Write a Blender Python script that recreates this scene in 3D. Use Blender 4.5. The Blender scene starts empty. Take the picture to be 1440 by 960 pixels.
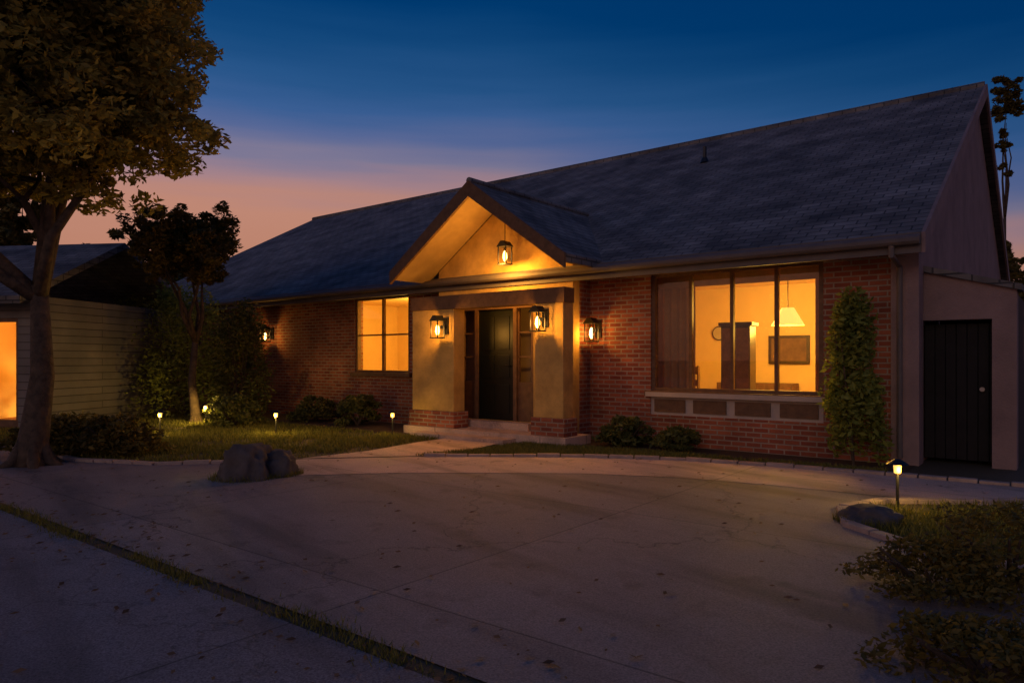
import bpy, math, random
from mathutils import Vector, Matrix, noise
random.seed(7)
R = math.radians
scn = bpy.context.scene
COL = scn.collection
EYE = 1.42
F = 1000.0            # focal length in pixels of a 1440 wide frame
HY = 505.0            # horizon row

# ------------------------------------------------------------ materials
def lin(c):
    return tuple(((v/255)/12.92 if v/255 <= .04045 else ((v/255+.055)/1.055)**2.4) for v in c)

def mat(name, base, rough=.7, var=.25, scale=6, bump=.0, bscale=40, metal=0, base2=None, spec=.4, coord='Object'):
    m = bpy.data.materials.new(name); m.use_nodes = True
    nt = m.node_tree; nt.nodes.clear(); N = nt.nodes.new; L = nt.links.new
    out = N('ShaderNodeOutputMaterial'); b = N('ShaderNodeBsdfPrincipled')
    L(b.outputs[0], out.inputs[0])
    tc = N('ShaderNodeTexCoord')
    n = N('ShaderNodeTexNoise'); n.inputs['Scale'].default_value = scale; n.inputs['Detail'].default_value = 8
    n.inputs['Roughness'].default_value = .65
    L(tc.outputs[coord], n.inputs['Vector'])
    r = N('ShaderNodeValToRGB')
    b2 = base2 or tuple(max(0, v*(1-var)) for v in base)
    b1 = base if base2 else tuple(min(1, v*(1+var)) for v in base)
    r.color_ramp.elements[0].position = .3; r.color_ramp.elements[1].position = .7
    r.color_ramp.elements[0].color = (*b2, 1); r.color_ramp.elements[1].color = (*b1, 1)
    L(n.outputs[0], r.inputs[0]); L(r.outputs[0], b.inputs['Base Color'])
    b.inputs['Roughness'].default_value = rough; b.inputs['Metallic'].default_value = metal
    b.inputs['Specular IOR Level'].default_value = spec
    if bump:
        n2 = N('ShaderNodeTexNoise'); n2.inputs['Scale'].default_value = bscale; n2.inputs['Detail'].default_value = 6
        L(tc.outputs[coord], n2.inputs['Vector'])
        bp = N('ShaderNodeBump'); bp.inputs['Strength'].default_value = bump; bp.inputs['Distance'].default_value = .02
        L(n2.outputs[0], bp.inputs['Height']); L(bp.outputs[0], b.inputs['Normal'])
    return m

def brick_mat(name, c1, c2, mortar, bw=.23, bh=.076, ms=.01, rough=.85, bump=.5, offset=.5, dirt=.5):
    m = bpy.data.materials.new(name); m.use_nodes = True
    nt = m.node_tree; N = nt.nodes.new; L = nt.links.new
    b = nt.nodes['Principled BSDF']
    uv = N('ShaderNodeTexCoord')
    br = N('ShaderNodeTexBrick'); br.inputs['Scale'].default_value = 1
    br.inputs['Brick Width'].default_value = bw; br.inputs['Row Height'].default_value = bh
    br.inputs['Mortar Size'].default_value = ms; br.inputs['Mortar Smooth'].default_value = .25
    br.inputs['Color1'].default_value = (*c1, 1); br.inputs['Color2'].default_value = (*c2, 1)
    br.inputs['Mortar'].default_value = (*mortar, 1); br.offset = offset
    L(uv.outputs['UV'], br.inputs['Vector'])
    n = N('ShaderNodeTexNoise'); n.inputs['Scale'].default_value = 1.3; n.inputs['Detail'].default_value = 9
    L(uv.outputs['Object'], n.inputs['Vector'])
    mr = N('ShaderNodeMapRange'); mr.inputs['To Min'].default_value = 1-dirt; mr.inputs['To Max'].default_value = 1+dirt
    mr.inputs['From Min'].default_value = .3; mr.inputs['From Max'].default_value = .7
    L(n.outputs[0], mr.inputs[0])
    mx = N('ShaderNodeVectorMath'); mx.operation = 'MULTIPLY'
    L(br.outputs['Color'], mx.inputs[0]); L(mr.outputs[0], mx.inputs[1]); L(mx.outputs[0], b.inputs['Base Color'])
    n2 = N('ShaderNodeTexNoise'); n2.inputs['Scale'].default_value = 55; n2.inputs['Detail'].default_value = 5
    L(uv.outputs['Object'], n2.inputs['Vector'])
    ad = N('ShaderNodeMath'); ad.operation = 'MULTIPLY_ADD'; ad.inputs[1].default_value = -1
    L(br.outputs['Fac'], ad.inputs[0]); 
    sc = N('ShaderNodeMath'); sc.operation = 'MULTIPLY'; sc.inputs[1].default_value = .5
    L(n2.outputs[0], sc.inputs[0]); L(sc.outputs[0], ad.inputs[2])
    bp = N('ShaderNodeBump'); bp.inputs['Strength'].default_value = bump; bp.inputs['Distance'].default_value = .012
    L(ad.outputs[0], bp.inputs['Height']); L(bp.outputs[0], b.inputs['Normal'])
    b.inputs['Roughness'].default_value = rough
    return m

def emis_mat(name, c, s):
    m = bpy.data.materials.new(name); m.use_nodes = True
    b = m.node_tree.nodes['Principled BSDF']
    b.inputs['Base Color'].default_value = (*c, 1)
    b.inputs['Emission Color'].default_value = (*c, 1); b.inputs['Emission Strength'].default_value = s
    return m

def glass_mat(name, tint=(.95, .96, .95), rough=0.0, refl=.045):
    m = bpy.data.materials.new(name); m.use_nodes = True
    nt = m.node_tree; nt.nodes.clear(); N = nt.nodes.new; L = nt.links.new
    out = N('ShaderNodeOutputMaterial'); mix = N('ShaderNodeMixShader')
    t = N('ShaderNodeBsdfTransparent'); t.inputs[0].default_value = (*tint, 1)
    g = N('ShaderNodeBsdfGlossy'); g.inputs['Roughness'].default_value = rough
    mix.inputs[0].default_value = refl
    L(t.outputs[0], mix.inputs[1]); L(g.outputs[0], mix.inputs[2]); L(mix.outputs[0], out.inputs[0])
    return m

def leaf_mat(name, a, b_, trans=.25):
    m = bpy.data.materials.new(name); m.use_nodes = True
    nt = m.node_tree; nt.nodes.clear(); N = nt.nodes.new; L = nt.links.new
    out = N('ShaderNodeOutputMaterial'); mix = N('ShaderNodeMixShader'); mix.inputs[0].default_value = trans
    d = N('ShaderNodeBsdfPrincipled'); d.inputs['Roughness'].default_value = .6; d.inputs['Specular IOR Level'].default_value = .25
    t = N('ShaderNodeBsdfTranslucent')
    g = N('ShaderNodeNewGeometry'); r = N('ShaderNodeValToRGB')
    r.color_ramp.elements[0].color = (*a, 1); r.color_ramp.elements[1].color = (*b_, 1)
    L(g.outputs['Random Per Island'], r.inputs[0]); L(r.outputs[0], d.inputs['Base Color']); L(r.outputs[0], t.inputs[0])
    L(d.outputs[0], mix.inputs[1]); L(t.outputs[0], mix.inputs[2]); L(mix.outputs[0], out.inputs[0])
    return m

M = {}
M['brick'] = brick_mat('red_brick', (.2, .045, .022), (.38, .115, .05), (.33, .25, .18), ms=.012, bump=.9, dirt=.35)
M['tile'] = brick_mat('roof_shingle', (.13, .122, .11), (.2, .185, .165), (.05, .05, .048), bw=.3, bh=.16, ms=.012, bump=.9, dirt=.55)
M['stucco'] = mat('warm_stucco', (.36, .25, .22), .9, .15, 1.4, .5, 45, base2=(.22, .155, .14))
M['wood'] = mat('brown_wood', (.16, .085, .04), .55, .3, 9, .2, 30)
M['trim'] = mat('painted_trim', (.5, .42, .34), .6, .12, 5, .1, 30)
M['darkwood'] = mat('dark_wood', (.05, .035, .022), .4, .3, 12, .15, 30)
M['fascia'] = mat('fascia_paint', (.13, .11, .1), .6, .15, 4, .1, 30)
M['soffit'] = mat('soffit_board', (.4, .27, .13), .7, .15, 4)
M['metal'] = mat('dark_metal', (.05, .05, .05), .4, .2, 8, metal=.8)
M['glass'] = glass_mat('window_glass')
M['plaster'] = mat('room_plaster', (.75, .55, .3), .9, .06, 2)
M['roomfloor'] = brick_mat('room_floor', (.3, .15, .07), (.24, .11, .05), (.1, .05, .02), bw=1.2, bh=.1, ms=.003, bump=.1, dirt=.1)
M['curtain'] = mat('curtain_cloth', (.42, .22, .09), .95, .15, 5, .2, 60)
M['bulb'] = emis_mat('warm_bulb', (1, .55, .16), 9)
M['shade'] = emis_mat('lit_shade', (1, .55, .13), 1.3)
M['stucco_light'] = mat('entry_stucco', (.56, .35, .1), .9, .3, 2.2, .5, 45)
M['doorpaint'] = mat('dark_green_door', (.008, .01, .006), .35, .2, 6, .05, 30)
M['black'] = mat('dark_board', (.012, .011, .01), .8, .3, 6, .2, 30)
M['board'] = brick_mat('weatherboard', (.17, .16, .145), (.2, .185, .165), (.06, .05, .045), bw=4, bh=.16, ms=.008, bump=.8, dirt=.25)
M['fence'] = mat('weathered_fence', (.2, .17, .15), .9, .25, 5, .4, 30)
LC = (1, .54, .075)
M['bark'] = mat('tree_bark', (.13, .09, .055), .9, .4, 9, 1, 16, base2=(.035, .026, .018))
M['leaf_dark'] = leaf_mat('dark_leaf', (.09, .075, .014), (.19, .14, .025))
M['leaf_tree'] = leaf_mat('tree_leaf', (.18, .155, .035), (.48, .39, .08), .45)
M['leaf_olive'] = leaf_mat('olive_leaf', (.15, .18, .03), (.34, .38, .07), .45)
M['leaf_shrub'] = leaf_mat('shrub_leaf', (.06, .08, .02), (.17, .17, .04))
M['grass'] = leaf_mat('grass_blade', (.09, .1, .02), (.26, .24, .05), .3)
M['stone'] = mat('rough_stone', (.1, .085, .075), .9, .4, 4, .8, 14)
M['black_plastic'] = mat('dark_plastic', (.02, .02, .022), .45, .2, 8, .1, 60)

# ------------------------------------------------------------ mesh builder
class MB:
    def __init__(s): s.v = []; s.f = []
    def add(s, vs, fs):
        o = len(s.v); s.v += [tuple(v) for v in vs]; s.f += [tuple(i+o for i in f) for f in fs]; return s
    def box(s, x0, x1, y0, y1, z0, z1):
        vs = [(x0,y0,z0),(x1,y0,z0),(x1,y1,z0),(x0,y1,z0),(x0,y0,z1),(x1,y0,z1),(x1,y1,z1),(x0,y1,z1)]
        return s.add(vs, [(0,3,2,1),(4,5,6,7),(0,1,5,4),(1,2,6,5),(2,3,7,6),(3,0,4,7)])
    def prism(s, poly, ax, a, b):
        """poly: list of 2D points; ax 'x' -> points are (y,z) extruded a..b in x; 'y' -> (x,z); 'z' -> (x,y)"""
        def P(p, t):
            return {'x': (t, p[0], p[1]), 'y': (p[0], t, p[1]), 'z': (p[0], p[1], t)}[ax]
        n = len(poly)
        return s.add([P(p, a) for p in poly]+[P(p, b) for p in poly],
                     [tuple(range(n)), tuple(range(2*n-1, n-1, -1))]+[(i, i+n, (i+1) % n+n, (i+1) % n) for i in range(n)])
    def tube(s, pts, rad, seg=8, caps=True):
        pts = [Vector(p) for p in pts]; n = len(pts)
        if not isinstance(rad, (list, tuple)): rad = [rad]*n
        vs = []; up = Vector((.13, .27, 1)).normalized()
        for i, p in enumerate(pts):
            d = (pts[min(i+1, n-1)]-pts[max(i-1, 0)]).normalized()
            a = d.cross(up)
            if a.length < .1: a = d.cross(Vector((1, 0, 0)))
            a.normalize(); b = d.cross(a)
            for k in range(seg):
                t = 2*math.pi*k/seg
                vs.append(p+(a*math.cos(t)+b*math.sin(t))*rad[i])
        fs = [(i*seg+k, i*seg+(k+1) % seg, (i+1)*seg+(k+1) % seg, (i+1)*seg+k) for i in range(n-1) for k in range(seg)]
        if caps: fs += [tuple(range(seg-1, -1, -1)), tuple(range((n-1)*seg, n*seg))]
        return s.add(vs, fs)
    def lathe(s, prof, c=(0, 0, 0), seg=20):
        vs = [(c[0]+r*math.cos(2*math.pi*k/seg), c[1]+r*math.sin(2*math.pi*k/seg), c[2]+z) for r, z in prof for k in range(seg)]
        n = len(prof)
        fs = [(i*seg+k, i*seg+(k+1) % seg, (i+1)*seg+(k+1) % seg, (i+1)*seg+k) for i in range(n-1) for k in range(seg)]
        fs += [tuple(range(seg-1, -1, -1)), tuple(range((n-1)*seg, n*seg))]
        return s.add(vs, fs)
    def build(s, name, m, parent=None, bevel=0, smooth=False, loc=None):
        me = bpy.data.meshes.new(name); me.from_pydata(s.v, [], s.f); me.update()
        import bmesh
        bm = bmesh.new(); bm.from_mesh(me)
        if len(s.f) < 4000: bmesh.ops.recalc_face_normals(bm, faces=bm.faces)
        if bevel: bmesh.ops.bevel(bm, geom=list(bm.edges), offset=bevel, segments=2, affect='EDGES', profile=.6)
        uv = bm.loops.layers.uv.new('UVMap')
        for f in bm.faces:
            n = f.normal; ax, ay, az = abs(n.x), abs(n.y), abs(n.z)
            for l in f.loops:
                c = l.vert.co
                if ay >= ax and ay > az*.35: l[uv].uv = (c.x, c.z if az < .3 else math.copysign(1,c.z)*math.hypot(c.y, c.z) if False else (c.z/max(.05, math.sqrt(1-az*az))))
                elif ax > ay and ax > az*.35: l[uv].uv = (c.y, c.z/max(.05, math.sqrt(1-az*az)))
                else: l[uv].uv = (c.x, c.y)
            if smooth: f.smooth = True
        bm.to_mesh(me); bm.free(); me.materials.append(m)
        o = bpy.data.objects.new(name, me); COL.objects.link(o)
        if parent: o.parent = parent
        if loc: o.location = loc
        return o

def tag(o, label=None, cat=None, group=None, kind=None):
    if label: o['label'] = label
    if cat: o['category'] = cat
    if group: o['group'] = group
    if kind: o['kind'] = kind
    return o
def empty(name, loc=(0, 0, 0), rz=0, **k):
    o = bpy.data.objects.new(name, None); COL.objects.link(o); o.location = loc; o.rotation_euler = (0, 0, rz)
    o.empty_display_size = .2
    return tag(o, **k)

def G(px, py, z=0.0):
    """ground point under a photo position (used to survey where things stand)"""
    Y = (EYE-z)*F/(py-HY); return Vector(((px-720)/F*Y, Y, z))
# ------------------------------------------------------------ house frame: x right along the front, y into the house
ORI = Vector((5.4, 9.5, 0)); ANG = -math.atan2(.621, .784)
HM = Matrix.Translation(ORI) @ Matrix.Rotation(ANG, 4, 'Z')
def W(x, y, z=0): return HM @ Vector((x, y, z))
def TH(px, off=0):
    """house x of photo column px on the plane y=off"""
    k = (px-720)/F; o = W(0, off); u = Vector((math.cos(ANG), math.sin(ANG)))
    return (k*o.y-o.x)/(u.x-k*u.y)

# ------------------------------------------------------------ camera / world / light
cam = bpy.data.cameras.new('camera'); co = bpy.data.objects.new('camera', cam); COL.objects.link(co)
co.location = (0, 0, EYE); co.rotation_euler = (R(90), 0, 0)
cam.sensor_width = 36; cam.lens = 36*F/1440; cam.shift_y = (HY-480)/1440.0; cam.clip_end = 3000
scn.camera = co
w = bpy.data.worlds.new('World'); scn.world = w; w.use_nodes = True
nt = w.node_tree; nt.nodes.clear(); N = nt.nodes.new; L = nt.links.new
out = N('ShaderNodeOutputWorld'); tc = N('ShaderNodeTexCoord'); sp = N('ShaderNodeSeparateXYZ')
L(tc.outputs['Generated'], sp.inputs[0])
rp = N('ShaderNodeValToRGB'); cr = rp.color_ramp
stops = [(0, (150, 100, 85)), (.10, (186, 128, 104)), (.2, (190, 135, 116)), (.235, (165, 130, 136)), (.262, (125, 120, 148)), (.292, (88, 104, 150)),
         (.325, (58, 94, 147)), (.36, (38, 84, 136)), (.40, (20, 72, 124)), (.45, (0, 58, 112)), (.6, (0, 50, 104)), (1, (8, 50, 100))]
cr.elements[0].position = 0; cr.elements[0].color = (*lin(stops[0][1]), 1)
cr.elements[1].position = 1; cr.elements[1].color = (*lin(stops[-1][1]), 1)
for p, c in stops[1:-1]:
    e = cr.elements.new(p); e.color = (*lin(c), 1)
xr = N('ShaderNodeMapRange'); xr.inputs['From Min'].default_value = 0; xr.inputs['From Max'].default_value = .62
xr.inputs['To Min'].default_value = 0; xr.inputs['To Max'].default_value = .1; L(sp.outputs['X'], xr.inputs[0])
za = N('ShaderNodeMath'); za.operation = 'ADD'; L(sp.outputs['Z'], za.inputs[0]); L(xr.outputs[0], za.inputs[1])
# long faint streaks of high haze near the horizon
sm_ = N('ShaderNodeVectorMath'); sm_.operation = 'MULTIPLY'; sm_.inputs[1].default_value = (1.2, 1.2, 16); L(tc.outputs['Generated'], sm_.inputs[0])
sn = N('ShaderNodeTexNoise'); sn.inputs['Scale'].default_value = 2.2; sn.inputs['Detail'].default_value = 5; L(sm_.outputs[0], sn.inputs['Vector'])
zb = N('ShaderNodeMath'); zb.operation = 'MULTIPLY_ADD'; zb.inputs[1].default_value = .05; L(sn.outputs[0], zb.inputs[0]); L(za.outputs[0], zb.inputs[2])
zc = N('ShaderNodeMath'); zc.operation = 'SUBTRACT'; zc.inputs[1].default_value = .025; L(zb.outputs[0], zc.inputs[0])
L(zc.outputs[0], rp.inputs[0])
# dims a little toward the right, as the dusk glow sits to the left
mr = N('ShaderNodeMapRange'); mr.inputs['From Min'].default_value = -.3; mr.inputs['From Max'].default_value = .6
mr.inputs['To Min'].default_value = 1; mr.inputs['To Max'].default_value = .8
L(sp.outputs['X'], mr.inputs[0])
bg = N('ShaderNodeBackground'); L(rp.outputs[0], bg.inputs[0]); L(mr.outputs[0], bg.inputs[1])
sky = N('ShaderNodeTexSky'); sky.sky_type = 'NISHITA'; sky.sun_disc = False; sky.sun_elevation = R(-4); sky.sun_rotation = R(160)
bg2 = N('ShaderNodeBackground'); bg2.inputs[1].default_value = .006; L(sky.outputs[0], bg2.inputs[0])
ads = N('ShaderNodeAddShader'); L(bg.outputs[0], ads.inputs[0]); L(bg2.outputs[0], ads.inputs[1]); L(ads.outputs[0], out.inputs[0])
sl = bpy.data.lights.new('afterglow', 'SUN'); sl.energy = .17; sl.angle = R(25); sl.color = (1, .72, .55)
so = bpy.data.objects.new('afterglow', sl); COL.objects.link(so); so.rotation_euler = (R(68), 0, R(-25))
scn.view_settings.view_transform = 'Standard'; scn.view_settings.look = 'None'; scn.view_settings.exposure = 0
scn.cycles.use_denoising = True; scn.cycles.max_bounces = 6

def plight(name, loc, e, rad=.08, color=(1, .43, .06), parent=None, typ='POINT', size=None, rot=None):
    l = bpy.data.lights.new(name, typ); l.energy = e; l.color = color
    if typ == 'POINT': l.shadow_soft_size = rad
    if typ == 'AREA': l.size = size or 1
    if typ == 'SPOT': l.spot_size = R(110); l.spot_blend = .6; l.shadow_soft_size = rad
    o = bpy.data.objects.new(name, l); COL.objects.link(o); o.location = loc
    if rot: o.rotation_euler = rot
    if parent: o.parent = parent
    return o

# ------------------------------------------------------------ ground
def ground_mat(name, c1, c2, bump=.35):
    m = mat(name, c1, .75, base2=c2, scale=.55, bump=bump, bscale=70)
    return m
def sheet(name, pts, z, m, label=None):
    mb = MB(); mb.add([(p[0], p[1], z) for p in pts], [tuple(range(len(pts)))])
    o = mb.build(name, m); tag(o, kind='structure'); return o
M['soil'] = ground_mat('dry_soil', (.12, .09, .045), (.06, .05, .03), .8)
M['concrete'] = ground_mat('paving_concrete', (.27, .24, .225), (.17, .155, .15))
def paving(name, c1, c2, crack=.5, grain=.35):
    m = bpy.data.materials.new(name); m.use_nodes = True
    nt = m.node_tree; N = nt.nodes.new; L = nt.links.new; b = nt.nodes['Principled BSDF']
    tc = N('ShaderNodeTexCoord')
    def noise_(sc, det=8, ro=.6):
        n = N('ShaderNodeTexNoise'); n.inputs['Scale'].default_value = sc; n.inputs['Detail'].default_value = det
        n.inputs['Roughness'].default_value = ro; L(tc.outputs['Object'], n.inputs['Vector']); return n
    big = noise_(.45, 9, .7); r = N('ShaderNodeValToRGB'); r.color_ramp.elements[0].position = .33; r.color_ramp.elements[1].position = .68
    r.color_ramp.elements[0].color = (*c2, 1); r.color_ramp.elements[1].color = (*c1, 1); L(big.outputs[0], r.inputs[0])
    fine = noise_(90, 4, .7); mf = N('ShaderNodeMapRange'); mf.inputs['From Min'].default_value = .35; mf.inputs['From Max'].default_value = .65
    mf.inputs['To Min'].default_value = 1-grain; mf.inputs['To Max'].default_value = 1+grain; L(fine.outputs[0], mf.inputs[0])
    # warped voronoi cells give wandering cracks
    wv = noise_(1.6, 5); mv = N('ShaderNodeVectorMath'); mv.operation = 'MULTIPLY_ADD'; mv.inputs[1].default_value = (1.1, 1.1, 1.1)
    L(wv.outputs['Color'], mv.inputs[0]); L(tc.outputs['Object'], mv.inputs[2])
    vo = N('ShaderNodeTexVoronoi'); vo.feature = 'DISTANCE_TO_EDGE'; vo.inputs['Scale'].default_value = .3; L(mv.outputs[0], vo.inputs['Vector'])
    cm = N('ShaderNodeMapRange'); cm.inputs['From Min'].default_value = 0; cm.inputs['From Max'].default_value = .005
    cm.inputs['To Min'].default_value = 1-crack; cm.inputs['To Max'].default_value = 1; L(vo.outputs['Distance'], cm.inputs[0])
    spots = noise_(3.2, 3, .5); sm = N('ShaderNodeMapRange'); sm.inputs['From Min'].default_value = .6; sm.inputs['From Max'].default_value = .72
    sm.inputs['To Min'].default_value = 1; sm.inputs['To Max'].default_value = .72; L(spots.outputs[0], sm.inputs[0])
    m1 = N('ShaderNodeMath'); m1.operation = 'MULTIPLY'; L(mf.outputs[0], m1.inputs[0]); L(cm.outputs[0], m1.inputs[1])
    m2 = N('ShaderNodeMath'); m2.operation = 'MULTIPLY'; L(m1.outputs[0], m2.inputs[0]); L(sm.outputs[0], m2.inputs[1])
    tr_ = N('ShaderNodeVectorMath'); tr_.operation = 'MULTIPLY'; tr_.inputs[1].default_value = (.35, 2.2, 1)
    ro_ = N('ShaderNodeVectorRotate'); ro_.rotation_type = 'Z_AXIS'; ro_.inputs['Angle'].default_value = .9; L(tc.outputs['Object'], ro_.inputs['Vector']); L(ro_.outputs[0], tr_.inputs[0])
    tn = N('ShaderNodeTexNoise'); tn.inputs['Scale'].default_value = .8; tn.inputs['Detail'].default_value = 6; L(tr_.outputs[0], tn.inputs['Vector'])
    tm_ = N('ShaderNodeMapRange'); tm_.inputs['From Min'].default_value = .5; tm_.inputs['From Max'].default_value = .66; tm_.inputs['To Min'].default_value = 1; tm_.inputs['To Max'].default_value = .6; L(tn.outputs[0], tm_.inputs[0])
    m3 = N('ShaderNodeMath'); m3.operation = 'MULTIPLY'; L(m2.outputs[0], m3.inputs[0]); L(tm_.outputs[0], m3.inputs[1]); m2 = m3
    rj = N('ShaderNodeVectorRotate'); rj.rotation_type = 'Z_AXIS'; rj.inputs['Angle'].default_value = .67; L(tc.outputs['Object'], rj.inputs['Vector'])
    bj = N('ShaderNodeTexBrick'); bj.offset = 0; bj.inputs['Scale'].default_value = 1; bj.inputs['Brick Width'].default_value = 3.3; bj.inputs['Row Height'].default_value = 2.9
    bj.inputs['Mortar Size'].default_value = .009; bj.inputs['Mortar Smooth'].default_value = .4
    bj.inputs['Color1'].default_value = (1, 1, 1, 1); bj.inputs['Color2'].default_value = (.87, .87, .87, 1); bj.inputs['Mortar'].default_value = (.45, .45, .45, 1); L(rj.outputs[0], bj.inputs['Vector'])
    m4 = N('ShaderNodeMath'); m4.operation = 'MULTIPLY'; L(m3.outputs[0], m4.inputs[0]); L(bj.outputs['Color'], m4.inputs[1]); m2 = m4
    mx = N('ShaderNodeVectorMath'); mx.operation = 'SCALE'; L(r.outputs[0], mx.inputs[0]); L(m2.outputs[0], mx.inputs['Scale'])
    L(mx.outputs[0], b.inputs['Base Color'])
    rr = N('ShaderNodeMapRange'); rr.inputs['To Min'].default_value = .5; rr.inputs['To Max'].default_value = .85; L(big.outputs[0], rr.inputs[0]); L(rr.outputs[0], b.inputs['Roughness'])
    b.inputs['Specular IOR Level'].default_value = .35
    ad = N('ShaderNodeMath'); ad.operation = 'MULTIPLY_ADD'; ad.inputs[1].default_value = 1.5; L(cm.outputs[0], ad.inputs[0]); L(fine.outputs[0], ad.inputs[2])
    bp = N('ShaderNodeBump'); bp.inputs['Strength'].default_value = .6; bp.inputs['Distance'].default_value = .008
    L(ad.outputs[0], bp.inputs['Height']); L(bp.outputs[0], b.inputs['Normal'])
    return m
M['concrete'] = paving('paving_concrete', (.36, .295, .25), (.24, .195, .17))
M['asphalt'] = paving('road_asphalt', (.27, .245, .235), (.19, .175, .175), .4, .5)
M['pathstone_lit'] = paving('path_concrete_lit', (.78, .56, .42), (.58, .42, .32), .3)  # path concrete, made paler and warmer to carry some of the lamp spill
M['mulch'] = ground_mat('bark_mulch', (.11, .065, .035), (.05, .03, .018), 1)
M['edging'] = mat('kerb_stone', (.4, .3, .24), .85, .25, 5, .5, 40)
g = MB(); S = 600
g.add([(-S, -S, 0), (S, -S, 0), (S, S, 0), (-S, S, 0)], [(0, 1, 2, 3)])
tag(g.build('ground', M['soil']), kind='structure')
def hp(x, y): v = W(x, y); return (v.x, v.y)
# paving in front of the house, edge surveyed in house coordinates
EDGE = [(-60, -6.9), (-9.2, -6.8), (-8.0, -6.3), (-7.3, -5.5), (-6.9, -4.7), (-6.0, -3.7), (-5.0, -2.9), (-3.9, -2.1), (-2.6, -1.5), (-1.2, -1.25), (.2, -1.15), (1.4, -1.1),
        (1.5, -1.9), (.9, -2.5), (.2, -3.0), (-.05, -3.6), (.15, -4.3), (.9, -4.9), (2.2, -5.2), (60, -5.4)]
JY = -8.5
sheet('forecourt', [hp(-60, JY+.07), hp(60, JY+.07)]+[hp(*p) for p in reversed(EDGE)], .008, M['concrete'])
sheet('road', [hp(-60, -40), hp(60, -40), hp(60, JY-.05), hp(-60, JY-.05)], .008, M['asphalt'])
def offset(pts, d):
    out = []
    for i, p in enumerate(pts):
        a = Vector(pts[max(0, i-1)]); b = Vector(pts[min(len(pts)-1, i+1)]); t = (b-a).normalized(); out.append((p[0]+t.y*d, p[1]-t.x*d))
    return out
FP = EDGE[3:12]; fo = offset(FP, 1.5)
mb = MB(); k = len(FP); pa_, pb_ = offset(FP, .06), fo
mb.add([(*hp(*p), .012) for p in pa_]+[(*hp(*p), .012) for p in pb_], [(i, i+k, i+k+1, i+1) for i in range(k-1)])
tag(mb.build('lit_path_strip', M['pathstone_lit']), kind='structure')  # pale strip puts window and lantern spill into the paving colour
PATH = [(-6.95, -4.75), (-6.85, -3.6), (-7.1, -2.2), (-7.1, -1.6), (-5.9, -1.6), (-5.75, -2.3), (-5.6, -3.3), (-6.0, -3.72)]
sheet('path', [hp(*p) for p in PATH], .016, M['pathstone_lit'])
sheet('planting_bed', [hp(-24, -.05), hp(-24, -1.6), hp(-9, -1.6), hp(-5.5, -1.3), hp(-3.5, -.9), hp(0, -.75), hp(0, -.05)], .006, M['mulch'])

# ------------------------------------------------------------ house
HOUSE = empty('brick_house', ORI, ANG, label='long low brick house with shingled gable roof, lit windows and glowing porch', cat='house')
LEN = 23.0; DEP = 15.0; EZ = 3.16; PITCH = math.tan(R(28.1)); OV = .55
RZ = EZ + (DEP/2)*PITCH
bw0, bw1 = TH(915), TH(1158)           # big window
lw0, lw1 = -11.6, -9.75                  # left window
dx = TH(697); D0, D1 = dx-.95, dx+.95       # door opening
def wall_x(mb, x0, x1, z0, z1, holes, y0, y1):
    """wall parallel to x with rectangular holes (hx0,hx1,hz0,hz1), as butted boxes"""
    xs = sorted(set([x0, x1]+[h[0] for h in holes]+[h[1] for h in holes]))
    for a, b in zip(xs, xs[1:]):
        hs = sorted([(h[2], h[3]) for h in holes if h[0] <= a+1e-6 and h[1] >= b-1e-6])
        z = z0
        for h0, h1 in hs:
            if h0 > z+1e-6: mb.box(a, b, y0, y1, z, h0)
            z = h1
        if z < z1-1e-6: mb.box(a, b, y0, y1, z, z1)
mb = MB()
wall_x(mb, -LEN, -.3, 0, EZ-.02, [(bw0, bw1, .5, 2.86), (lw0, lw1, 1.1, 2.85), (D0, D1, .28, 2.75), (-17.5, -15.9, 1.1, 2.4)], 0, .25)
mb.build('wall', M['brick'], HOUSE)
mb = MB(); mb.prism([(.25, 0), (DEP, 0), (DEP, EZ), (DEP/2, RZ-.12), (.25, EZ)], 'x', -LEN, -LEN+.25)
mb.box(-LEN, 0, DEP-.25, DEP, 0, EZ-.02); mb.build('rear_wall', M['brick'], HOUSE)
# right end wall (stucco) with carport opening
mb = MB()
op0, op1, oz = .55, 6.2, 2.15
mb.prism([(0, 0), (DEP, 0), (DEP, EZ), (DEP/2, RZ-.12), (0, EZ)], 'x', -.25, 0)
mb.build('gable_wall', M['stucco'], HOUSE)
mb = MB(); mb.box(-.3, .04, -.04, .3, 0, EZ-.05); mb.build('corner_pier', M['stucco'], HOUSE, bevel=.01)
# roof slopes
t = .14
def zr(y): return EZ+y*PITCH
mb = MB()
ye = -OV
mb.prism([(ye, zr(ye)), (DEP/2, RZ), (DEP-ye, zr(ye)), (DEP-ye, zr(ye)+t), (DEP/2, RZ+t), (ye, zr(ye)+t)], 'x', -LEN-.5, .14)
ROOF = mb.build('roof', M['tile'], HOUSE)
mb = MB(); mb.box(-LEN-.5, .14, ye-.03, ye+.02, zr(ye)-.1, zr(ye)+t+.02); mb.build('fascia', M['fascia'], ROOF)
mb = MB(); mb.tube([(-LEN-.5, ye-.1, zr(ye)+.06), (.14, ye-.1, zr(ye)+.06)], .065, 10); mb.build('gutter', M['fascia'], ROOF)
mb = MB()
for (a, b) in (((ye-.02, zr(ye)), (DEP/2, RZ)), ((DEP/2, RZ), (DEP-ye, zr(ye)))):
    mb.prism([(a[0], a[1]-.1), (b[0], b[1]-.1), (b[0], b[1]+t+.02), (a[0], a[1]+t+.02)], 'x', .145, .19)
mb.build('bargeboard', M['stucco'], ROOF)
mb = MB(); mb.tube([(-LEN-.5, DEP/2, RZ+t+.0), (.14, DEP/2, RZ+t)], .09, 8); mb.build('ridge_cap', M['tile'], ROOF)
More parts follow.
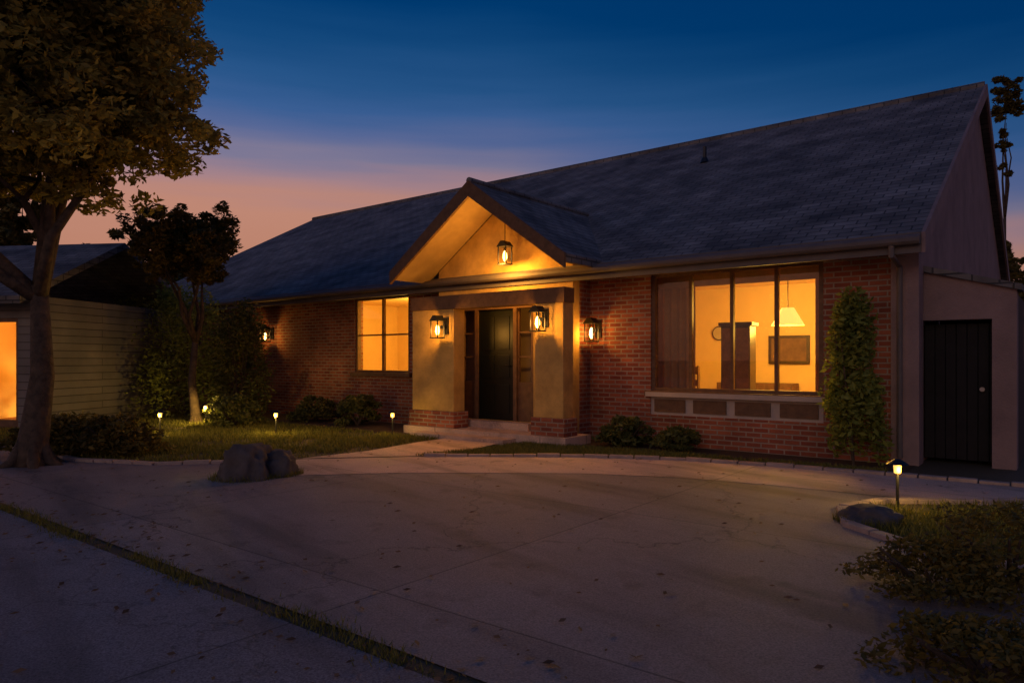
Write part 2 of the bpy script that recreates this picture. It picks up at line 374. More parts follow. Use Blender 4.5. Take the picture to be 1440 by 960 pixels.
# plumbing vents on the roof
for vx, vy in ((-5.2, 5.2), (-13.4, 5.6)):
    mb = MB(); mb.tube([(vx, vy, zr(vy)), (vx, vy, zr(vy)+.5)], .045, 10); mb.lathe([(.11, zr(vy)+.12), (.06, zr(vy)+.24)], (vx, vy, 0), 14); mb.build('vent_pipe', M['metal'], ROOF)
# downpipe at the right front corner
mb = MB(); mb.tube([(-.18, ye-.1, zr(ye)+.02), (-.18, ye-.1, zr(ye)-.12), (-.18, -.09, EZ-.5), (-.18, -.09, .1)], .035, 10); mb.build('downpipe', M['fascia'], HOUSE)

def window(x0, x1, z0, z1, y, cols, rows, parent=HOUSE, fw=.07, sill=True, m=M['wood'], bars=.035):
    f = MB()
    f.box(x0, x1, y-.05, y+.06, z1-fw, z1); f.box(x0, x1, y-.05, y+.06, z0, z0+fw)
    f.box(x0, x0+fw, y-.05, y+.06, z0+fw, z1-fw); f.box(x1-fw, x1, y-.05, y+.06, z0+fw, z1-fw)
    for i in range(1, cols):
        x = x0+(x1-x0)*i/cols; f.box(x-bars/2*1.6, x+bars/2*1.6, y-.03, y+.04, z0+fw, z1-fw)
    xs = [x0+fw]+[x0+(x1-x0)*i/cols for i in range(1, cols)]+[x1-fw]
    for j in range(1, rows):
        z = z0+(z1-z0)*j/rows
        for i in range(cols):
            f.box(xs[i]+(bars*.8 if i else 0), xs[i+1]-(bars*.8 if i < cols-1 else 0), y-.022, y+.032, z-bars/2, z+bars/2)
    o = f.build('window', m, parent)
    p = MB(); p.box(x0+fw*.5, x1-fw*.5, y+.002, y+.008, z0+fw*.5, z1-fw*.5); p.build('pane', M['glass'], o)
    if sill:
        s = MB(); s.box(x0-.08, x1+.08, y-.16, y-.055, z0-.07, z0+.015); s.build('sill', m, o, bevel=.008)
    return o
window(bw0, bw1, .88, 2.86, .08, 4, 1)
mb = MB(); mb.box(bw0, bw1, .02, .2, .5, .8); mb.box(bw0-.05, bw1+.05, -.1, .2, .803, .878)
PN = mb.build('window_apron', M['trim'], HOUSE)
mb = MB()
for i in range(4):
    a = bw0+(bw1-bw0)*i/4; b = bw0+(bw1-bw0)*(i+1)/4; mb.box(a+.07, b-.07, -.005, .017, .55, .76)
mb.build('panel', M['wood'], PN)
window(lw0, lw1, 1.1, 2.85, .08, 2, 2)
window(-17.5, -15.9, 1.1, 2.4, .08, 2, 2)

# rooms behind the windows
def room(x0, x1, y0, y1, z0, z1, parent=HOUSE):
    m = MB(); m.box(x0, x1, y1, y1+.1, z0, z1); m.box(x0-.1, x0, y0, y1+.1, z0, z1); m.box(x1, x1+.1, y0, y1+.1, z0, z1)
    m.box(x0-.1, x1+.1, y0, y1+.1, z1, z1+.06); m.build('room_wall', M['plaster'], parent)
    f = MB(); f.box(x0-.1, x1+.1, y0, y1+.1, z0-.06, z0); f.build('room_floor', M['roomfloor'], parent)
room(bw0-2.2, bw1+.45, .26, 4.6, .3, 3.0)
room(-14.5, -9.3, .26, 4.0, .3, 3.0)
plight('ceiling_light', (bw0+1.3, 2.2, 2.25), 215, .4, parent=HOUSE, color=LC)
plight('pendant_glow', (TH(1108, 1.7), 1.7, 1.93), 75, .1, parent=HOUSE, color=LC)
plight('ceiling_light', (-11.2, 1.8, 2.0), 320, .4, parent=HOUSE, color=LC)
def curtain(x0, x1, z0, z1, y=.42):
    m = MB(); n = int((x1-x0)/.02); pts = []
    for i in range(n+1):
        x = x0+(x1-x0)*i/n; pts.append((x, y+.035*math.sin(x*46)+.01*math.sin(x*17)))
    m.add([(p[0], p[1], z) for z in (z0, z1) for p in pts], [(i, i+1, i+n+2, i+n+1) for i in range(n)])
    return m.build('curtain', M['curtain'], HOUSE, smooth=True)
curtain(bw0-.1, bw0+.62, .5, 2.95); curtain(bw1-.22, bw1+.1, .5, 2.95)
curtain(lw1-.25, lw1+.1, .9, 2.95)
m = MB(); m.box(bw0-.1, bw1+.1, .32, .36, 2.62, 2.98); m.build('valance', M['curtain'], HOUSE)
# interior furniture seen through the big window
r = empty('cabinet', W(TH(1037, 1.0), 1.05, .3), ANG+.1, label='tall narrow dark cabinet standing inside the big lit window', cat='cabinet')
m = MB(); m.box(-.24, .24, -.2, .2, .06, 1.68); m.build('body', M['darkwood'], r, bevel=.01)
m = MB(); m.box(-.28, .28, -.23, .22, 1.681, 1.74); m.build('cornice', M['darkwood'], r, bevel=.01)
for sx in (-1, 1):
    m = MB(); m.box(min(sx*.01, sx*.22), max(sx*.01, sx*.22), -.22, -.202, .1, 1.64); m.build('door', M['wood'], r, bevel=.005)
for sx in (-1, 1):
    for sy in (-1, 1): m = MB(); m.box(sx*.2-.025, sx*.2+.025, sy*.16-.025, sy*.16+.025, .004, .06); m.build('leg', M['wood'], r)
r = empty('pendant_lamp', W(TH(1108, 1.7), 1.7, 2.0), 0, label='lit pendant lamp with conical shade at the right of the big window', cat='lamp')
m = MB(); m.tube([(0, 0, .28), (0, 0, .98)], .008); m.build('cord', M['metal'], r)
m = MB(); m.lathe([(.27, .0), (.1, .3)], seg=28); m.f = m.f[:-2]; m.build('lamp_shade', M['shade'], r, smooth=True)
r = empty('picture', W(TH(1108, 4.5), 4.57, 1.62), ANG, label='framed dark picture on the back wall of the lit room', cat='picture')
m = MB(); m.box(-.42, .42, -.03, .02, -.3, .3); m.build('frame', M['darkwood'], r)
m = MB(); m.box(-.36, .36, -.036, -.031, -.24, .24); m.build('canvas', mat('picture_canvas', (.1, .06, .04), .8, .8, 5, base2=(.2, .12, .06)), r)
r = empty('dining_chair', W(TH(985, 1.9), 1.9, .3), ANG+2.6, label='wooden dining chair beside the curtain in the big window', cat='chair')
m = MB(); m.box(-.21, .21, -.21, .21, .43, .47); m.build('seat', M['wood'], r, bevel=.01)
m = MB(); m.box(-.21, .21, .17, .2, .62, .74); m.box(-.21, .21, .17, .2, .84, .98)
for sx in (-1, 1): m.box(sx*.2-.02, sx*.2+.02, .165, .205, .47, 1.0)
m.build('backrest', M['wood'], r)
for sx in (-1, 1):
    for sy in (-1, 1): m = MB(); m.box(sx*.19-.02, sx*.19+.02, sy*.19-.02, sy*.19+.02, .004, .43); m.build('leg', M['wood'], r)
r = empty('wall_clock', W(TH(1010, 4.5), 4.57, 2.0), ANG, label='round wall clock on the back wall left of the picture', cat='clock')
m = MB(); m.lathe([(.16, -.02), (.16, .03)], seg=28); q_ = m.build('case', M['darkwood'], r); q_.rotation_euler = (R(90), 0, 0)
m = MB(); m.lathe([(.135, .031), (.135, .036)], seg=28); q_ = m.build('dial', M['trim'], r); q_.rotation_euler = (R(90), 0, 0)
r = empty('sideboard', W(TH(1062, 4.2), 4.3, .3), ANG, label='low brown sideboard against the back wall of the lit room', cat='sideboard')
m = MB(); m.box(-.8, .8, -.22, .22, .02, .62); m.build('body', M['wood'], r, bevel=.008)
for i in range(3): m = MB(); m.box(-.77+i*.52, -.27+i*.52, -.24, -.222, .08, .58); m.build('door', M['wood'], r, bevel=.005)

# porch
PY = -1.2; EY = -.55; p0, p1 = TH(580, PY), TH(792, PY); pc = (p0+p1)/2
pe, pa = 3.14, 4.38
slope = (pa-pe)/((p1-p0)/2); ext = .26
D0, D1 = TH(644, EY), TH(750, EY)
mb = MB()
for s_ in (-1, 1):
    xe = pc+s_*((p1-p0)/2+ext); ze = pe-ext*slope
    mb.prism([(pc, pa), (xe, ze), (xe, ze+.13), (pc, pa+.15)], 'y', PY-.3, 2.4)
PR = mb.build('porch_roof', M['tile'], HOUSE)
mb = MB()
for s_ in (-1, 1):
    xe = pc+s_*((p1-p0)/2+ext-.03); ze = pe-(ext-.03)*slope
    mb.prism([(pc, pa-.035), (xe, ze-.035), (xe, ze-.004), (pc, pa-.004)], 'y', PY-.29, EY-.01)
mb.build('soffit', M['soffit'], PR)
mb = MB()
for s_ in (-1, 1):
    xe = pc+s_*((p1-p0)/2+ext); ze = pe-ext*slope
    mb.prism([(pc, pa-.12), (xe, ze-.1), (xe, ze+.14), (pc, pa+.16)], 'y', PY-.36, PY-.305)
mb.build('bargeboard', M['wood'], PR)
mb = MB(); mb.tube([(pc, PY-.34, pa+.16), (pc, 2.3, pa+.16)], .06, 8); mb.build('ridge_cap', M['tile'], PR)
PX0, PX1 = TH(638, PY), TH(752, PY)
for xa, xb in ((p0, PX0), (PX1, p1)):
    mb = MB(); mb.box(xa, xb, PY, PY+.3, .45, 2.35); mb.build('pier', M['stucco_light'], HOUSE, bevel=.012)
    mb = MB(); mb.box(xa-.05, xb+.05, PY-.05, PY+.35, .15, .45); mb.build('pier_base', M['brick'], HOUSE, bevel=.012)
mb = MB(); mb.box(p0-.03, p1+.03, PY-.02, PY+.28, 2.352, 2.6); mb.build('beam', M['wood'], HOUSE)
# entry front with gable, door and sidelights
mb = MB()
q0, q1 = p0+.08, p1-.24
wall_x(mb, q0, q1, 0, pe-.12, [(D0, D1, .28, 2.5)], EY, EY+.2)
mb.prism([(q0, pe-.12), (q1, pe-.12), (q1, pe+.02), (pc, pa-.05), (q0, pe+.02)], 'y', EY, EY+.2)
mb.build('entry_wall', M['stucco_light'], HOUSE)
for a_ in (q0, q1-.2): mb = MB(); mb.box(a_, a_+.2, EY+.2, 0, 0, pe-.1); mb.build('entry_side', M['brick'], HOUSE)
mb = MB(); mb.box(D0, D1, EY+.03, EY+.15, 2.36, 2.5)
dw = .86; dl = (D0+D1)/2-dw/2; dr = dl+dw
for a_, b_ in ((D0, D0+.07), (dl-.08, dl), (dr, dr+.08), (D1-.07, D1)): mb.box(a_, b_, EY+.03, EY+.15, .28, 2.36)
DF = mb.build('door_frame', M['wood'], HOUSE)
for a_, b_ in ((D0+.07, dl-.08), (dr+.08, D1-.07)):
    m = MB(); m.box(a_, b_, EY+.08, EY+.13, .28, 1.0); m.box(a_, a_+.03, EY+.08, EY+.12, 1.0, 2.36)
    for zz in (1.45, 1.9): m.box(a_, b_, EY+.08, EY+.12, zz, zz+.03)
    o = m.build('sidelight', M['wood'], DF)
m = MB(); m.box(dl+.004, dr-.004, EY+.06, EY+.12, .29, 2.355)
DOOR = m.build('door', M['doorpaint'], HOUSE)
m = MB()
for (za, zb) in ((.42, .95), (1.08, 1.5), (1.6, 2.22)):
    for (xa, xb) in ((dl+.1, dl+dw/2-.04), (dl+dw/2+.04, dr-.1)): m.box(xa, xb, EY+.048, EY+.058, za, zb)
m.build('panel', M['doorpaint'], DOOR, bevel=.004)
m = MB(); m.tube([(dr-.07, EY+.05, 1.3), (dr-.07, EY-.0, 1.3)], .012, 8); m.tube([(dr-.07, EY, 1.3), (dr-.17, EY, 1.3)], .012, 8); m.build('handle', M['metal'], DOOR)
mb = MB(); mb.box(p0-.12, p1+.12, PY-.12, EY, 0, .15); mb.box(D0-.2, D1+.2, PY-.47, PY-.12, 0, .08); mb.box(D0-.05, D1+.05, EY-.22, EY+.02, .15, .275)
mb.build('porch_step', M['pathstone_lit'], HOUSE)
m = MB(); m.box(q0+.2, q1-.2, EY+.6, EY+.65, 0, pe); m.build('hall_wall', M['plaster'], HOUSE)

# side gateway wall beside the corner, dark doorway in it
SY = .35; g0, g1 = .02, TH(1430, SY)
h0, h1 = TH(1294, SY)+.0, TH(1395, SY)
mb = MB(); top = lambda x: 2.62-.3*(x-g0)/(g1-g0)
mb.prism([(g0, 0), (h0, 0), (h0, 1.95), (g0, 1.95)], 'y', SY, SY+.3) if h0 > g0+.02 else None
mb.prism([(h1, 0), (g1, 0), (g1, 1.95), (h1, 1.95)], 'y', SY, SY+.3)
mb.prism([(g0, 1.95), (g1, 1.95), (g1, top(g1)), (g0, top(g0))], 'y', SY, SY+.3)
GW = mb.build('gateway_wall', M['stucco'], HOUSE)
mb = MB(); mb.prism([(g0, top(g0)), (g1+.06, top(g1)-.02), (g1+.06, top(g1)+.06), (g0, top(g0)+.08)], 'y', SY-.06, SY+.36); mb.build('coping', M['tile'], GW)
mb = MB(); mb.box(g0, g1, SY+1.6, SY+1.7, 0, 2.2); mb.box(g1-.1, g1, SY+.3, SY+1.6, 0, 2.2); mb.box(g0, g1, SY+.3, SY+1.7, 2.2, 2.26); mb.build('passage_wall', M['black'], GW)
m = MB(); 
for k in range(7): m.box(h0+.03+k*.125, h0+.03+k*.125+.115, SY+.2, SY+.23, .06, 1.9)
m.box(h0+.03, h1-.03, SY+.23, SY+.26, .3, .42); m.box(h0+.03, h1-.03, SY+.23, SY+.26, 1.5, 1.62); m.build('gate', M['black'], GW)
m = MB()
for zz in (.36, 1.56): m.box(h0+.0, h0+.35, SY+.185, SY+.198, zz-.02, zz+.02)
pass
m = MB(); m.lathe([(.03, 0), (.03, .03)], (0, 0, 0), 14); k_ = m.build('gate_knob', M['trim'], GW, loc=(h1-.12, SY+.17, 1.02)); k_.rotation_euler = (R(90), 0, 0)

def lantern(x, y, z, hang, label, e):
    r = empty('hanging_lantern' if hang else 'wall_lantern', W(x, y, z), ANG, label=label, cat='lantern')
    m = MB()
    for sx in (-1, 1):
        for sy in (-1, 1): m.box(sx*.085-.008, sx*.085+.008, sy*.085-.008, sy*.085+.008, -.16, .14)
    m.box(-.1, .1, -.1, .1, -.18, -.16); m.prism([(-.12, .14), (.12, .14), (.03, .24), (-.03, .24)], 'y', -.1, .1)
    if hang: m.tube([(0, 0, .24), (0, 0, hang)], .008)
    else: m.box(-.03, .03, .1, .2, .0, .06); m.box(-.06, .06, .2, .235, -.1, .2)
    m.build('cage', M['metal'], r)
    m = MB(); m.lathe([(.015, -.12), (.04, -.06), (.035, .02), (.012, .07)], seg=12); m.build('bulb', M['bulb'], r, smooth=True)
    plight('lamp_glow', (0, -.13, -.22) if hang else (0, -.11, -.05), e, .06, parent=r)
    return r
lantern(pc+.34, -.95, 3.28, .6, 'lit lantern hanging under the porch gable', 95)
lantern(TH(628, PY), PY-.24, 1.98, 0, 'lit wall lantern on the left pier of the porch', 26)
lantern(TH(768, PY), PY-.24, 2.05, 0, 'lit wall lantern on the right pier of the porch', 26)
lantern(TH(842, 0), -.24, 1.9, 0, 'lit wall lantern on brick between the porch and the big window', 13)
lantern(TH(384, 0), -.24, 2.05, 0, 'lit wall lantern on the far left brick above the shrubs', 12)
def added_garden_light(px, py, e, label, p=None):  # added lamps that brighten shrubs, brick and grass; not known fixtures
    p = p or G(px, py); r = empty('added_garden_light', p, 0, label=label, cat='garden light', group='low fill lights added in the planting')
    m = MB(); m.tube([(0, 0, 0), (0, 0, .34)], .014, 8); m.build('post', M['metal'], r)
    m = MB(); m.lathe([(.03, .34), (.035, .41), (.028, .42)], seg=12); m.build('bulb', M['shade'], r, smooth=True)
    m = MB(); m.lathe([(.1, .425), (.02, .475)], seg=16); m.build('cap', M['metal'], r)
    plight('lamp_glow', (0, -.075, .36), e, .03, parent=r, color=(1, .6, .13))
added_garden_light(225, 612, 15, 'small added fill light furthest left among the shrubs')
added_garden_light(388, 612, 18, 'small added fill light on the lawn in front of the tall shrubs')
added_garden_light(0, 0, 130, 'small added fill light deep between the tall shrubs at left', W(-16.9, -3.7))
added_garden_light(0, 0, 50, 'small added fill light close to the brick wall of the left wing', W(-13.0, -2.9))
added_garden_light(552, 612, 5, 'small added fill light beside the path left of the porch')
added_garden_light(1262, 715, 7, 'small added fill light at the front of the grass island')

# ------------------------------------------------------------ vegetation
def leaves(mb, c, r, n, size, jitter=.35, flat=1):
    c = Vector(c)
    for _ in range(n):
        while True:
            d = Vector((random.uniform(-1, 1), random.uniform(-1, 1), random.uniform(-1, 1)))
            if .2 < d.length < 1: break
        p = c+Vector((d.x*r[0], d.y*r[1], d.z*r[2]))
        a = Vector((random.gauss(0, 1), random.gauss(0, 1), random.gauss(0, .6))).normalized()
        b = a.orthogonal().normalized(); b = Matrix.Rotation(random.uniform(0, 6.28), 3, a) @ b
        s = size*random.uniform(.6, 1.4)
        o = len(mb.v)
        mb.v += [tuple(p-a*s), tuple(p+b*s*.42), tuple(p+a*s), tuple(p-b*s*.42)]; mb.f.append((o, o+1, o+2, o+3))
def make_tree(name, base, trunk_h, tr, clumps, n, size, lm, label, cat='tree', lean=(0, 0), group=None, prim=5):
    base = Vector(base); r = empty(name, base, 0, label=label, cat=cat, group=group)
    tm = MB(); top = Vector((lean[0], lean[1], trunk_h))
    tm.tube([Vector((0, 0, -.1)), Vector((0, 0, .2)), top*.5+Vector((random.uniform(-.1, .1), 0, 0)), top], [tr*1.6, tr*1.1, tr*.85, tr*.6], 10)
    for k in range(6):
        a = k*1.05+random.uniform(-.3, .3); tm.tube([(math.cos(a)*tr*2.6, math.sin(a)*tr*2.6, -.06), (math.cos(a)*tr*1.3, math.sin(a)*tr*1.3, tr*.35), (math.cos(a)*tr*.5, math.sin(a)*tr*.5, tr*2.2)], [tr*.25, tr*.45, tr*.4], 7)
    lf = MB()
    cc = sum((Vector(q[:3]) for q in clumps), Vector())/len(clumps); nodes = []
    order = sorted(clumps, key=lambda q: random.random())[:prim]
    for q in order:
        e = top+(Vector(q[:3])-top)*.8; w1 = top+(e-top)*.33+Vector((random.uniform(-1, 1), random.uniform(-1, 1), 0))*tr*1.6; w2 = top+(e-top)*.68+Vector((random.uniform(-1, 1), random.uniform(-1, 1), .5))*tr*1.6
        tm.tube([top-Vector((0, 0, tr)), w1, w2, e], [tr*.6, tr*.42, tr*.28, tr*.14], 8); nodes += [w1, w2, e]
    for (cx, cy, cz, rx, ry, rz) in clumps:
        c = Vector((cx, cy, cz)); st = min(nodes, key=lambda v: (v-c).length+.15*abs(v.z-c.z))
        mid = (st+c)/2+Vector((random.uniform(-.2, .2), random.uniform(-.2, .2), random.uniform(0, .3)))*min(1, (c-st).length*.5)
        tm.tube([st, mid, c], [tr*.2, tr*.14, tr*.06], 6)
        nn = int(n*rx*ry*rz**.5/(sum(q[3]*q[4]*q[5]**.5 for q in clumps)))
        k = max(4, nn//70)
        for _ in range(k):
            while True:
                d = Vector((random.uniform(-1, 1), random.uniform(-1, 1), random.uniform(-1, 1)))
                if d.length < 1: break
            d = d*(.55+.45*d.length) if d.length else d
            q = c+Vector((d.x*rx, d.y*ry, d.z*rz)); s = random.uniform(.14, .3)*min(rx, rz)
            if random.random() < .4: tm.tube([c, (c+q)/2+Vector((0, 0, .05)), q], [tr*.07, tr*.05, tr*.03], 4)
            leaves(lf, q, (s*1.3, s*1.3, s), nn//k, size)
    tm.build('trunk', M['bark'], r, smooth=True); lf.build('crown', lm, r)
    return r
def blobs(n, cx, cy, cz, R0, rz, s):
    out = []
    for _ in range(n):
        a = random.uniform(0, 6.28); q = random.uniform(0, 1)**.5
        out.append((cx+math.cos(a)*q*R0, cy+math.sin(a)*q*R0, cz+random.uniform(-rz, rz), s*random.uniform(.7, 1.2), s*random.uniform(.7, 1.2), s*random.uniform(.55, .9)))
    return out
def at(px, Y, z=0): return Vector(((px-720)/F*Y, Y, z))
make_tree('slender_tree', at(1413, 40), 9.5, .12, [(-.1, 0, z_, .5, .5, .7) for z_ in (12.2, 13.2, 14.2)]+[(.1, 0, z_, .75, .7, .8) for z_ in (15.2, 16, 16.9)]+[(1.1, 0, 15.6, .5, .6, .4)], 5000, .12, M['leaf_dark'], 'tall slender tree rising behind the right roof end')
# big tree at the left, nearest
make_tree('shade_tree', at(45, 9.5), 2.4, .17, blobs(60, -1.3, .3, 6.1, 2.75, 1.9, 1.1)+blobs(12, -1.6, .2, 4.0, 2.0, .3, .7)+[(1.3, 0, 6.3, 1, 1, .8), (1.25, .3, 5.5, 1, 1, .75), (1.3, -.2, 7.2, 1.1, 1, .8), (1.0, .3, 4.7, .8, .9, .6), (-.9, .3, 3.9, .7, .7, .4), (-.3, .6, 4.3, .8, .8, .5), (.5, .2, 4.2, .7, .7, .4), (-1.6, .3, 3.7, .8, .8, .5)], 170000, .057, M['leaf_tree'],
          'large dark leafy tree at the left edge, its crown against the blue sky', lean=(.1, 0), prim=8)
make_tree('garden_tree', at(275, 15.8), 1.9, .1, blobs(20, -.2, 0, 3.95, .85, .55, .66), 28000, .055, M['leaf_dark'], 'rounded dark tree rising in front of the left roof')
for (px, Y, h, rr, n, lb) in ((215, 34, 7.6, 3.2, 9000, 'distant dark tree over the left end of the roof'), (150, 27, 5.4, 2.0, 9000, 'low bushy tree beyond the timber fence'),
                              (-10, 30, 10, 2.6, 16000, 'tall dark tree behind the neighbouring cottage'), (340, 40, 8.2, 2.6, 7000, 'far rounded tree peeping over the roof ridge'),
                              (1455, 34, 7.2, 2.6, 9000, 'low spreading dark tree beyond the right end wall')):
    make_tree('background_tree', at(px, Y), h*.4, .22, blobs(12, 0, 0, h*.68, rr, h*.2, rr*.45), n, .15, M['leaf_dark'], lb, group='trees beyond the house')

def shrub(x, y, rx, rz, n, label, m='leaf_shrub', size=.05, world=None):
    r = empty('shrub', world if world else W(x, y), 0, label=label, cat='shrub')
    st = MB()
    for _ in range(7):
        a = random.uniform(0, 6.28); st.tube([(0, 0, 0), (math.cos(a)*rx*.35, math.sin(a)*rx*.35, rz*.9), (math.cos(a)*rx*.6, math.sin(a)*rx*.6, rz*1.5)], [.02, .014, .006], 5)
    st.build('stem', M['bark'], r)
    lf = MB(); k = max(5, n//60)
    for _ in range(k):
        a = random.uniform(0, 6.28); q = random.uniform(.2, 1)**.6; zz = random.uniform(.12, 1)
        q *= math.sqrt(max(.05, 1-(zz*.95)**2.5))
        leaves(lf, (math.cos(a)*q*rx*.85, math.sin(a)*q*rx*.85, zz*rz*1.8), (rx*.28, rx*.28, rz*.25), n//k, size)
    lf.build('foliage', M[m], r); return r
for a_ in ((-20.5, -1.2, 1.4, 1.6, 6000, 'tall dark shrub by the far left corner of the house', 'leaf_olive'),
           (-18.0, -1.8, 1.5, 1.8, 9000, 'broad shrub under the far left window', 'leaf_olive'),
           (-15.6, -2.0, 1.4, 1.7, 9000, 'rounded olive shrub in the middle of the left planting', 'leaf_olive'),
           (-14.0, -1.5, .8, 1.5, 6000, 'upright shrub lit at the left end of the brick wall'),
           (-16.5, -4.2, .8, .55, 3000, 'low yellowish shrub in front of the left planting'),
           (-12.4, -2.6, .7, .35, 2500, 'low mounded shrub below the brick wall left of the lit window'),
           (-12.0, -.8, .6, .3, 2200, 'low shrub against the wall under the lit left window'),
           (-10.4, -.9, .55, .33, 2200, 'low clipped shrub left of the porch pier'),
           (p1+.8, -.6, .5, .25, 1800, 'low plant right of the porch pier'),
           (p1+1.7, -.55, .45, .2, 1500, 'low plant midway between porch and big window'),
           (-.66, -.5, .42, 1.2, 5500, 'tall thin shrub between the big window and the corner pier', 'leaf_olive')):
    shrub(*a_)
for px, py, rx, rz, lb in ((85, 640, .75, .33, 'wide dark low bush at far left by the paving'), (165, 640, .7, .3, 'dark low bush second from the left by the paving')):
    shrub(0, 0, rx, rz, 3600, lb, 'leaf_dark', .045, G(px, py))
for px, py, rx, rz, lb in ((1420, 830, .62, .26, 'dark ground plant at the right edge of the grass island'), (1310, 835, .5, .15, 'low dark plant at the front of the grass island'),
                           (1390, 965, .5, .13, 'dark low plant in the bottom right corner')):
    shrub(0, 0, rx, rz, 3000, lb, 'leaf_dark', .022, G(px, py))
# boulders
def boulder(p, sx, sy, sz, label):
    import bmesh
    bm = bmesh.new(); bmesh.ops.create_icosphere(bm, subdivisions=4, radius=1)
    off = random.uniform(0, 50)
    for v in bm.verts:
        n = v.co.normalized(); q = noise.fractal(n*1.3+Vector((off, 0, 0)), 1, 2, 4)
        n = Vector([math.copysign(abs(c)**.75, c) for c in n])
        q += .35*noise.cell(n*2.6+Vector((off, 3, 0))); v.co = Vector((n.x*sx, n.y*sy, n.z*sz*1.15))*(1+.24*q)
    me = bpy.data.meshes.new('boulder'); bm.to_mesh(me); bm.free(); me.materials.append(M['stone'])
    for f in me.polygons: f.use_smooth = True
    o = bpy.data.objects.new('boulder', me); COL.objects.link(o); o.location = p+Vector((0, 0, sz*.3)); tag(o, label, 'rock', 'rocks along the edge of the paving')
boulder(G(345, 672), .3, .3, .28, 'larger dark boulder at the lawn corner left of the path')
boulder(G(392, 668), .2, .2, .2, 'smaller dark boulder right beside the larger one')
boulder(G(1224, 735), .24, .2, .1, 'flat pale stone at the corner of the grass island')
# edging stones along the paving
def resample(pts, step):
    out = []; 
    for a, b in zip(pts, pts[1:]):
        a, b = Vector(a), Vector(b); d = (b-a).length; n = max(1, round(d/step))
        for i in range(n): out.append((a+(b-a)*((i+.5)/n), math.atan2((b-a).y, (b-a).x), d/n))
    return out
cnt = 0
ek = MB()
for p, a, ln in resample([(-17, -6.88)]+EDGE[1:-1]+[(7, -5.25)], .34):
    if -7.0 < p.x < -5.7 and -4.9 < p.y < -3.5: continue
    c = W(p.x, p.y); aa = a+ANG; hx, hy = ln/2-.008, .055; z = .05+random.uniform(-.008, .008)
    q = [c+Matrix.Rotation(aa+random.uniform(-.04, .04), 3, 'Z') @ Vector((x, y, 0)) for x, y in ((-hx, -hy), (hx, -hy), (hx, hy), (-hx, hy))]
    ek.add([(v.x, v.y, 0) for v in q]+[(v.x, v.y, z) for v in q], [(0, 3, 2, 1), (4, 5, 6, 7), (0, 1, 5, 4), (1, 2, 6, 5), (2, 3, 7, 6), (3, 0, 4, 7)])
tag(ek.build('kerb', M['edging'], bevel=.008), kind='structure')
# grass
def inpoly(x, y, P):
    c = False; j = len(P)-1
    for i in range(len(P)):
        if (P[i][1] > y) != (P[j][1] > y) and x < (P[j][0]-P[i][0])*(y-P[i][1])/(P[j][1]-P[i][1])+P[i][0]: c = not c
        j = i
    return c
def blade(mb, x, y, h, wd):
    a = random.uniform(0, 6.28); l = random.uniform(.1, .8)*h; b = random.uniform(0, 6.28)
    dx_, dy_ = math.cos(a)*wd, math.sin(a)*wd; o = len(mb.v)
    mb.v += [(x-dx_, y-dy_, 0), (x+dx_, y+dy_, 0), (x+math.cos(b)*l, y+math.sin(b)*l, h)]; mb.f.append((o, o+1, o+2))
def grass(name, poly, n, h, kind=True):
    mb = MB(); xs = [p[0] for p in poly]; ys = [p[1] for p in poly]; k = 0
    while k < n:
        x, y = random.uniform(min(xs), max(xs)), random.uniform(min(ys), max(ys))
        if not inpoly(x, y, poly): continue
        if noise.noise(Vector((x*1.2, y*1.2, 0))) < -.25 and random.random() < .8: k += 1; continue
        v = W(x, y)
        if v.y < 1.5: k += 1; continue
        blade(mb, v.x, v.y, h*random.uniform(.5, 1.3), .004+.0006*v.y); k += 1
    tag(mb.build(name, M['grass']), 'short olive grass on the '+name.replace('_', ' '), 'grass', kind='stuff')
grass('front_lawn', [(-17, -6.7), (-9.3, -6.65), (-8.1, -6.1), (-7.4, -5.3), (-7.05, -4.6), (-6.95, -3.6), (-7.2, -2.2), (-7.2, -1.7), (-17, -1.7)], 45000, .07)
grass('small_lawn', [(-5.9, -3.55), (-4.9, -2.75), (-3.8, -1.95), (-2.5, -1.35), (-.2, -1.1), (-.2, -.8), (-3.5, -.95), (-5.6, -1.35), (-5.65, -2.4)], 14000, .06)
grass('grass_island', [(1.5, -2.0), (1.0, -2.6), (.3, -3.1), (.07, -3.6), (.25, -4.2), (1.0, -4.8), (2.3, -5.1), (7, -5.1), (7, -1.5), (1.6, -1.5)], 30000, .08)
mb = MB()
for c_, rr_ in ((G(345, 672), .34), (G(392, 668), .24), (G(1224, 735), .25)):
    for _ in range(700):
        a = random.uniform(0, 6.28); q = rr_*random.uniform(.75, 1.2); blade(mb, c_.x+math.cos(a)*q, c_.y+math.sin(a)*q, random.uniform(.03, .1), .005)
tag(mb.build('grass_tuft', M['grass']), 'grass growing round the feet of the boulders', 'grass', kind='stuff')
mb = MB()
for _ in range(9500):
    x = random.uniform(-12, 4); 
    if noise.noise(Vector((x*1.1, 3, 0))) < -.08 and random.random() < .85: continue
    v = W(x, JY+random.gauss(0, .05)+.03*math.sin(x*3))
    if v.y > 1: blade(mb, v.x, v.y, random.uniform(.015, .06), .004)
tag(mb.build('joint_weeds', M['grass']), 'thin weeds growing along the long joint in the paving', 'weeds', kind='stuff')
mb = MB()
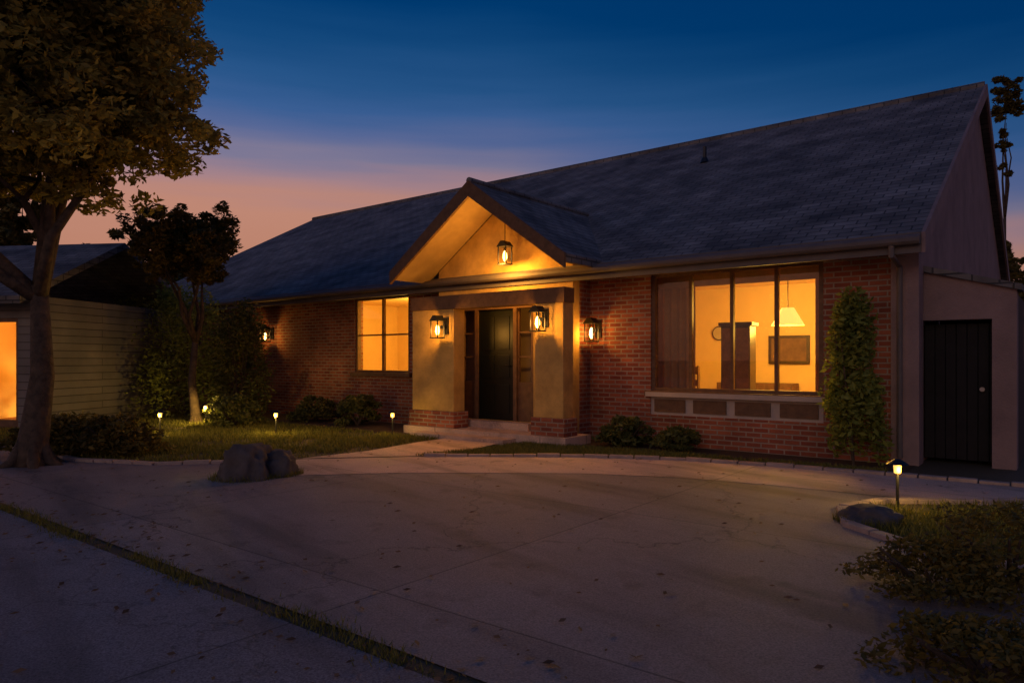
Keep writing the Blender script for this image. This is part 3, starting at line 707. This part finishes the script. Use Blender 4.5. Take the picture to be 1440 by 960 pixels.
for _ in range(2600):
    x, y = random.uniform(-13, 6), random.uniform(-11, -1)
    if random.random() < .5: y = JY+random.gauss(0, .35)
    if noise.noise(Vector((x*.8, y*.8, 5))) < -.05 and random.random() < .6: continue
    v = W(x, y, random.uniform(.014, .022)); a = random.uniform(0, 6.28); s_ = random.uniform(.012, .035)
    if v.y < 1: continue
    d = Vector((math.cos(a), math.sin(a), 0))*s_; e = Vector((-d.y, d.x, 0))*.45; o = len(mb.v)
    mb.v += [tuple(v-d), tuple(v+e+Vector((0, 0, s_*.3))), tuple(v+d+Vector((0, 0, s_*.2))), tuple(v-e)]; mb.f.append((o, o+1, o+2, o+3))
tag(mb.build('fallen_leaves', leaf_mat('dry_leaf', (.1, .05, .02), (.25, .14, .06), .1)), 'dry brown leaves scattered over the paving', 'leaves', kind='stuff')

# timber fence beyond the left garden
fr = empty('timber_fence', (0, 0, 0), label='grey timber panel fence behind the left garden', cat='fence')
A, B = at(60, 20), at(215, 23); n = 34
m = MB()
for i in range(n):
    c = A+(B-A)*(i/n); e = A+(B-A)*((i+.9)/n); nrm = (B-A).normalized().cross(Vector((0, 0, 1)))*.02; h = 2.05+random.uniform(-.02, .02)
    m.add([c-nrm, e-nrm, e+nrm, c+nrm]+[q+Vector((0, 0, h)) for q in (c-nrm, e-nrm, e+nrm, c+nrm)], [(0, 3, 2, 1), (4, 5, 6, 7), (0, 1, 5, 4), (1, 2, 6, 5), (2, 3, 7, 6), (3, 0, 4, 7)])
m.build('board', M['fence'], fr)
for i in range(3):
    c = A+(B-A)*(i/2); m = MB(); m.box(c.x-.06, c.x+.06, c.y-.12, c.y-.03, 0, 2.2); m.build('post', M['fence'], fr)
# neighbouring cottage with a lit glazed door
nb = empty('neighbour_cottage', at(-64, 14.5), R(-8), label='neighbouring cottage with warmly lit glazed door at the left edge', cat='house')
m = MB(); wall_x(m, -3, 1.75, 0, 2.7, [(.15, 1.45, .02, 2.25)], 0, .2); m.box(1.55, 1.75, .2, 5, 0, 2.7); m.build('wall', M['board'], nb)
m = MB(); m.prism([(-.5, 2.5), (2.5, 4.0), (5.5, 2.5), (5.5, 2.65), (2.5, 4.15), (-.5, 2.65)], 'x', -3.2, 1.95); m.build('roof', M['tile'], nb)
f = MB()
for a_, b_ in ((.15, .23), (.77, .85), (1.37, 1.45)): f.box(a_, b_, .04, .12, .02, 2.25)
f.box(.23, .77, .04, .12, 2.17, 2.25); f.box(.85, 1.37, .04, .12, 2.17, 2.25); f.box(.23, .77, .04, .12, .02, .2); f.box(.85, 1.37, .04, .12, .02, .2)
dd = f.build('door', M['wood'], nb); m = MB(); m.box(.2, 1.4, .07, .076, .1, 2.2); m.build('pane', M['glass'], dd)
room(-.8, 1.45, .22, 3.2, .05, 2.5, nb); plight('room_lamp', (.5, 1.3, 1.9), 75, .3, parent=nb, color=(1, .4, .04))
